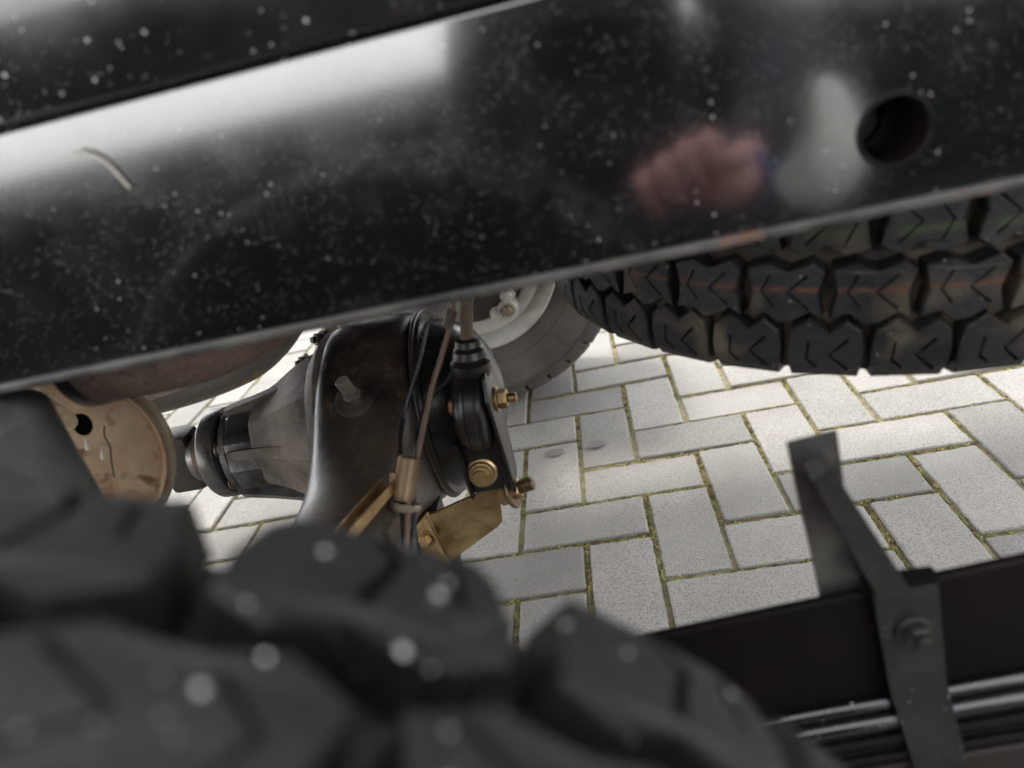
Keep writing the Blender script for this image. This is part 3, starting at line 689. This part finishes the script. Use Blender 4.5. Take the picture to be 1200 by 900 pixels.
tpipe = empty('exhaust_pipe', (-.40, .05, .35)); tag(tpipe, 'grey curved exhaust pipe passing behind the brown tube and over the axle', 'exhaust')
W().tube([(-1.6, .05, .40), (-.8, .05, .325), (-.573, .05, .328), (-.42, .05, .350), (-.345, .05, .384), (-.290, .05, .432), (-.245, .05, .485), (-.19, .05, .54), (-.08, .05, .585), (.1, .05, .60)], .029, 24, 10).build('pipe', M_PIPE, tpipe, 60)
W().tube([(-.60, .02, .356), (-.44, .01, .385), (-.36, .0, .43), (-.30, 0, .50), (-.25, 0, .57)], .024, 20).build('heat_shield', M_CAST, tpipe, 60)

pr_ = empty('track_rod', (-.1, -.02, .44)); tag(pr_, 'pale beige rod behind the axle just below the black rail', 'rod')
W().tube([(-.26, -.01, .44), (.20, -.02, .452)], .013, 20, 0).build('rod', M_SEAM, pr_)
W().cyl((.19, -.05, .452), (.19, .01, .452), .024, n=28, bev=.003).build('rod_eye', M_RUBBER, pr_)

# ------------------------------------------------------------------ lower beam with strap bracket
bx0, bx1 = .10, .93
def zt(x): return .3695 + (x - .172) * .108
lb = empty('lower_beam', (.5, -.66, .25)); tag(lb, 'black lower beam with shiny ridged lip at the bottom right', 'beam')
w_ = W(); q = []
for x in (bx0, bx1):
    t = zt(x) - .3695
    q += [(x, -.680, .272 + t), (x, -.680, .3665 + t), (x, -.6785, .3685 + t), (x, -.674, .3685 + t), (x, -.674, .272 + t)]
w_.add(q, [(0, 1, 6, 5), (1, 2, 7, 6), (2, 3, 8, 7), (3, 4, 9, 8), (4, 0, 5, 9), (0, 1, 2, 3, 4), (5, 6, 7, 8, 9)])
w_.build('beam_web', M_BLACKBEAM, lb)
for i, (dy, dz, r, m_) in enumerate(((-.683, .271, .0048, M_PANEL), (-.691, .2635, .0052, M_PANEL), (-.697, .252, .0050, M_BLACKBEAM), (-.7015, .2415, .0046, M_BLACKBEAM))):
    W().tube([(bx0 + .02, dy, dz + zt(bx0 + .02) - .3695), (bx1, dy, dz + zt(bx1) - .3695)], r, 16, 0).build('ridge', m_, lb)
w_ = W(); q = []
for x in (bx0 + .02, bx1):
    t = zt(x) - .3695; q += [(x, -.68, .270 + t), (x, -.706, .236 + t), (x, -.706, .19 + t), (x, -.68, .19 + t)]
w_.add(q, [(0, 1, 5, 4), (1, 2, 6, 5), (2, 3, 7, 6), (3, 0, 4, 7), (0, 1, 2, 3), (4, 5, 6, 7)]); w_.build('rusty_flange', M_RUST, lb)

sb = empty('strap_bracket', (.36, -.69, .25)); tag(sb, 'grey steel strap bracket with bolt and upright tab on the black beam', 'bracket')
# strap: bent plate down the front of the beam
def plate(rows, th, name, m):
    """rows of (left point, right point): a bent plate of thickness th pushed along +y"""
    w_ = W(); n = len(rows); vs = []
    for (a, b) in rows: vs += [Vector(a), Vector(b), Vector(b) + Vector((0, th, 0)), Vector(a) + Vector((0, th, 0))]
    fs = [(0, 1, 2, 3), tuple(4 * (n - 1) + i for i in range(4))]
    for i in range(n - 1):
        for k_ in range(4): fs.append((4 * i + k_, 4 * i + (k_ + 1) % 4, 4 * i + 4 + (k_ + 1) % 4, 4 * i + 4 + k_))
    w_.add(vs, fs); return w_.build(name, m, sb, 30)
plate([((.329, -.688, .391), (.366, -.688, .394)), ((.331, -.6885, .37), (.368, -.6885, .372)), ((.338, -.690, .31), (.373, -.690, .31)), ((.345, -.7115, .258), (.378, -.7115, .256)), ((.349, -.716, .20), (.381, -.716, .198)), ((.355, -.716, .09), (.386, -.716, .09))], .0045, 'strap', M_STRAP)
W().hexbolt((.352, -.6890, .357), (.1, -1, .15), .0078, .008, .004).build('bolt', M_BRACKET, sb)
plate([((.2895, -.668, .4955), (.3175, -.668, .4985)), ((.2935, -.669, .455), (.3205, -.669, .455)), ((.298, -.670, .42), (.326, -.670, .42)), ((.303, -.672, .372), (.345, -.672, .385))], .0035, 'upright_tab', M_BRACKET)
w_ = W(); q = []
for (x, y, z, k_) in ((.3015, -.6705, .486, .8), (.336, -.676, .398, 1.25)):
    q += [(x - .006 * k_, y, z - .004), (x + .008 * k_, y + .002, z + .002), (x + .010 * k_, y - .012 * k_, z - .002), (x - .004 * k_, y - .014 * k_, z - .008)]
w_.add(q, [(0, 1, 2, 3), (4, 5, 6, 7), (0, 1, 5, 4), (1, 2, 6, 5), (2, 3, 7, 6), (3, 0, 4, 7)]); w_.build('brace', M_COVER, sb)
W().box((.3255, -.6878, .3885), (.3690, -.674, .3965), .003).build('top_fold', M_BLACKBEAM, sb)

# ------------------------------------------------------------------ shock absorber between the near tyre and the silencer
sh = empty('shock_absorber', (-.245, -.62, .12)); tag(sh, 'blurred dark grey shock absorber at the left edge behind the near tyre', 'shock absorber')
W().lathe((-.245, -.62, .30), (0, 0, 1), [(0, 0), (0, .045), (.004, .050), (.10, .0515), (.20, .052), (.285, .0525), (.29, .048), (.30, .03), (.302, 0)], 40).build('dust_sleeve', mat('dark_grey_plastic', (.022, .025, .022), .6, var=(.06, .066, .055), var_scale=14, var_amt=.8, bump=.0006, bump_scale=120, specks=[((.4, .4, .38), 130, .2, .12)]), sh, 40)
W().cyl((-.245, -.62, .12), (-.245, -.62, .31), .022, n=24).build('damper_tube', M_DARKSTEEL, sh)

# ------------------------------------------------------------------ low hedge across the road (added, unseen, to mirror as a dark band in the rail)
M_LEAF = mat('hedge_leaf', (.012, .016, .010), .9, var=(.02, .026, .015), var_scale=6, spec=.05)
M_HCORE = mat('hedge_inside', (.006, .008, .005), .9, spec=.05)
hd = empty('added_dark_hedge', (0, -3.4, -.145)); tag(hd, 'low dark green hedge across the road, added to darken the rail reflection', 'hedge')
W().box((-6, -3.65, -.145), (6, -3.12, .56), .05).build('dark_core', M_HCORE, hd)  # solid near-black core box behind the leaf cards
lf = W(); rng = random.Random(21)
for i in range(15000):
    x = rng.uniform(-6, 6); f_ = rng.random()
    if f_ < .72: c = Vector((x, -3.12 + rng.gauss(0, .03), rng.uniform(-.12, .6)))
    else: c = Vector((x, rng.uniform(-3.65, -3.1), .58 + rng.gauss(0, .025)))
    d_ = Vector((rng.gauss(0, 1), rng.gauss(0, 1), rng.gauss(0, 1))).normalized(); _, u_, v_ = frame(d_); r = rng.uniform(.012, .024)
    lf.add([c - u_ * r, c + v_ * r * .5, c + u_ * r, c - v_ * r * .5], [(0, 1, 2, 3)])
lf.build('foliage', M_LEAF, hd)

# ------------------------------------------------------------------ the person taking the picture (seen mirrored in the glossy rail)
M_SKIN = mat('skin', (.74, .36, .33), .5, var=(.78, .45, .41), var_scale=20)
M_JACKET = mat('dark_jacket', (.012, .013, .018), .8, var=(.02, .021, .027), var_scale=12, bump=.001, bump_scale=90)
M_CUFF = mat('blue_cuff', (.03, .08, .20), .8)
M_TROUSER = mat('dark_trousers', (.012, .014, .02), .85, var=(.018, .02, .027), var_scale=8, bump=.001, bump_scale=60)
M_HAIR = mat('brown_hair', (.035, .022, .014), .6, bump=.002, bump_scale=220)
M_SHOE = mat('dark_shoe', (.02, .02, .022), .6)
def skin(name, m, parent, nodes, chains, sub=2):
    """one continuous surface grown round a skeleton: nodes name -> (point, radius), chains of node names"""
    off = Vector(parent.location); idx = {}; vs = []; es = []; rs = []
    for k_, (p, r) in nodes.items(): idx[k_] = len(vs); vs.append(tuple(Vector(p) - off)); rs.append(r)
    for ch in chains:
        for a, b in zip(ch, ch[1:]): es.append((idx[a], idx[b]))
    me = bpy.data.meshes.new(name); me.from_pydata(vs, es, [])
    o = link(name, me, None, parent); me.materials.append(m)
    md = o.modifiers.new('skin', 'SKIN'); md.use_smooth_shade = True; md.branch_smoothing = .6
    lay = me.skin_vertices[0].data if me.skin_vertices else None
    if lay is None:
        bm = bmesh.new(); bm.from_mesh(me); bm.verts.layers.skin.verify(); bm.to_mesh(me); bm.free(); lay = me.skin_vertices[0].data
    seen = set(); adj = {i: [] for i in range(len(vs))}
    for a, b in es: adj[a].append(b); adj[b].append(a)
    for i, r in enumerate(rs):
        lay[i].radius = r if isinstance(r, tuple) else (r, r); lay[i].use_root = False
    for i in range(len(vs)):
        if i in seen: continue
        lay[i].use_root = True; st_ = [i]
        while st_:
            q = st_.pop()
            if q in seen: continue
            seen.add(q); st_ += adj[q]
    sb_ = o.modifiers.new('subdivision', 'SUBSURF'); sb_.levels = sub; sb_.render_levels = sub
    return o
pe = empty('person', (.28, -1.72, -.145)); tag(pe, 'crouching person in dark clothes with an added pale patch at the knee mirrored in the rail, photographing', 'person')
N_ = {'pelvis': ((.28, -1.78, .40), .13), 'waist': ((.28, -1.75, .55), .115), 'chest': ((.28, -1.66, .78), .14), 'neck': ((.27, -1.57, .965), .055), 'jaw': ((.268, -1.50, 1.03), .07), 'head': ((.265, -1.485, 1.11), .092), 'crown': ((.265, -1.505, 1.19), .06),
      'nose': ((.264, -1.395, 1.07), .014), 'ear_a': ((.355, -1.50, 1.08), .016), 'ear_b': ((.175, -1.50, 1.08), .016),
      'sh_r': ((.46, -1.62, .87), .062), 'el_r': ((.54, -1.42, .62), .045), 'wr_r': ((.395, -1.135, .515), .026), 'pa_r': ((.350, -1.085, .545), (.034, .044)), 'kn_r': ((.325, -1.058, .565), (.026, .046)),
      'sh_l': ((.10, -1.62, .87), .062), 'el_l': ((.03, -1.66, .62), .045), 'wr_l': ((-.045, -1.52, .50), .026), 'pa_l': ((-.035, -1.47, .492), (.042, .026)), 'kn_l': ((-.028, -1.43, .490), (.042, .020)),
      'hip_r': ((.385, -1.78, .385), .10), 'kne_r': ((.578, -1.41, .440), .062), 'ank_r': ((.50, -1.66, -.04), .04), 'toe_r': ((.53, -1.48, -.11), .035),
      'hip_l': ((.175, -1.78, .385), .10), 'kne_l': ((-.02, -1.44, .40), .066), 'ank_l': ((.05, -1.70, -.04), .04), 'toe_l': ((.03, -1.52, -.11), .035)}
F_ = []
def finger(tag_, base, pts, r):
    names = []
    for i, p in enumerate([base] + pts):
        N_[tag_ + str(i)] = (p, r * (1 - .1 * i)); names.append(tag_ + str(i))
    F_.append(names)
for i, (dx, dz, ln) in enumerate(((-.040, -.014, .92), (-.017, -.002, 1.0), (.007, .008, .95), (.030, .014, .8))):
    b_ = Vector((.318 + dx, -1.050, .572 + dz))
    finger('r%d_' % i, b_ + Vector((.012, -.016, -.014)), [b_ + Vector((-.004, .014, .012)), b_ + Vector((-.010, .046 * ln, .014)), b_ + Vector((-.004, .050 * ln, -.016)), b_ + Vector((.004, .030 * ln, -.030))], .0148)
finger('rt_', Vector((.352, -1.075, .555)), [Vector((.384, -1.048, .566)), Vector((.380, -1.016, .574)), Vector((.352, -1.004, .572))], .015)
for i, (dx, ln) in enumerate(((.034, .92), (.012, 1.0), (-.011, .95), (-.032, .78))):
    b_ = Vector((-.026 + dx, -1.425, .490))
    finger('l%d_' % i, b_ + Vector((0, -.02, .002)), [b_ + Vector((0, .014, .002)), b_ + Vector((0, .046 * ln, -.010)), b_ + Vector((0, .062 * ln, -.030)), b_ + Vector((0, .066 * ln, -.046))], .0094)
finger('lt_', Vector((.0, -1.46, .492)), [Vector((.034, -1.44, .486)), Vector((.052, -1.412, .474)), Vector((.058, -1.39, .458))], .0112)
body_chains = [['pelvis', 'waist', 'chest', 'neck', 'jaw', 'head', 'crown'], ['jaw', 'nose'], ['head', 'ear_a'], ['head', 'ear_b'], ['chest', 'sh_r', 'el_r', 'wr_r', 'pa_r', 'kn_r'], ['chest', 'sh_l', 'el_l', 'wr_l', 'pa_l', 'kn_l'],
               ['pelvis', 'hip_r', 'kne_r', 'ank_r', 'toe_r'], ['pelvis', 'hip_l', 'kne_l', 'ank_l', 'toe_l']] + F_
skin('body', M_SKIN, pe, N_, body_chains)
def grown(names, k_, extra=None):
    d_ = {q: (N_[q][0], (N_[q][1] if not isinstance(N_[q][1], tuple) else max(N_[q][1])) * k_) for q in names}
    d_.update(extra or {}); return d_
skin('jacket', M_JACKET, pe, grown(['sh_r', 'el_r', 'sh_l', 'el_l'], 1.3, {'pelvis': ((.28, -1.78, .40), .18), 'waist': ((.28, -1.75, .55), .19), 'chest': ((.28, -1.66, .76), .21), 'cr': ((.42, -1.173, .527), .046), 'cl': ((-.05, -1.545, .515), .046), 'collar': ((.275, -1.60, .95), .12)}),
     [['pelvis', 'waist', 'chest', 'collar'], ['chest', 'sh_r', 'el_r', 'cr'], ['chest', 'sh_l', 'el_l', 'cl']])
skin('cuff', M_CUFF, pe, {'a': ((.423, -1.178, .528), .047), 'b': ((.400, -1.142, .517), .041)}, [['a', 'b']])
skin('trousers', M_TROUSER, pe, grown(['pelvis', 'hip_r', 'kne_r', 'ank_r', 'hip_l', 'kne_l', 'ank_l'], 1.2), [['pelvis', 'hip_r', 'kne_r', 'ank_r'], ['pelvis', 'hip_l', 'kne_l', 'ank_l']])
for q in ('r', 'l'):
    a_, t_ = Vector(N_['ank_' + q][0]), Vector(N_['toe_' + q][0])
    skin('shoe', M_SHOE, pe, {'h': (a_ + Vector((0, -.03, -.058)), .044), 'm': (a_ * .5 + t_ * .5 + Vector((0, 0, -.022)), .046), 't': (t_ + Vector((0, .02, .005)), .038)}, [['h', 'm', 't']])
skin('pale_reflector', mat('reflector_white', (.86, .85, .82), .6), pe, {'a': ((.535, -1.40, .405), .055), 'b': ((.580, -1.365, .465), .078), 'c': ((.575, -1.36, .545), .05), 'd': ((.57, -1.36, .60), .02)}, [['a', 'b', 'c', 'd']])  # pale shape added to throw a white patch into the rail's reflection
skin('hair', M_HAIR, pe, {'a': ((.265, -1.54, 1.06), .075), 'b': ((.265, -1.525, 1.14), .098), 'c': ((.265, -1.47, 1.19), .07)}, [['a', 'b', 'c']])
for dx in (-.034, .034):
    W().lathe((.265 + dx, -1.404, 1.10), (0, 1, 0), [(0, 0), (.004, .008), (.010, .010), (.016, .008)], 12).build('eye', M_HAIR, pe)
W().box((.24, -1.428, 1.032), (.288, -1.415, 1.042), .003).build('mouth', M_SKIN, pe)
ph = empty('phone', C0 + BACK * .014 + RIGHT * .055 - UP * .022); tag(ph, 'slim dark phone held behind the camera, mirrored in the rail', 'phone')
ph.matrix_world = Matrix(((RIGHT.x, UP.x, BACK.x, ph.location.x), (RIGHT.y, UP.y, BACK.y, ph.location.y), (RIGHT.z, UP.z, BACK.z, ph.location.z), (0, 0, 0, 1)))
MB().box((-.078, -.037, -.004), (.078, .037, .004), .003).build('case', M_JACKET, ph, 30)
for q in (0, 1): MB().cyl((-.055 + .022 * q, .022, -.0052), (-.055 + .022 * q, .022, -.0035), .007, n=20).build('lens', M_COVER, ph, 30)
# hangers that carry the lower beam from the rail, to the right of the strap
for x in (.66, .88): W().box((x, -.673, .36), (x + .04, -.6285, .70), .004).build('hanger', M_BODY, lb)
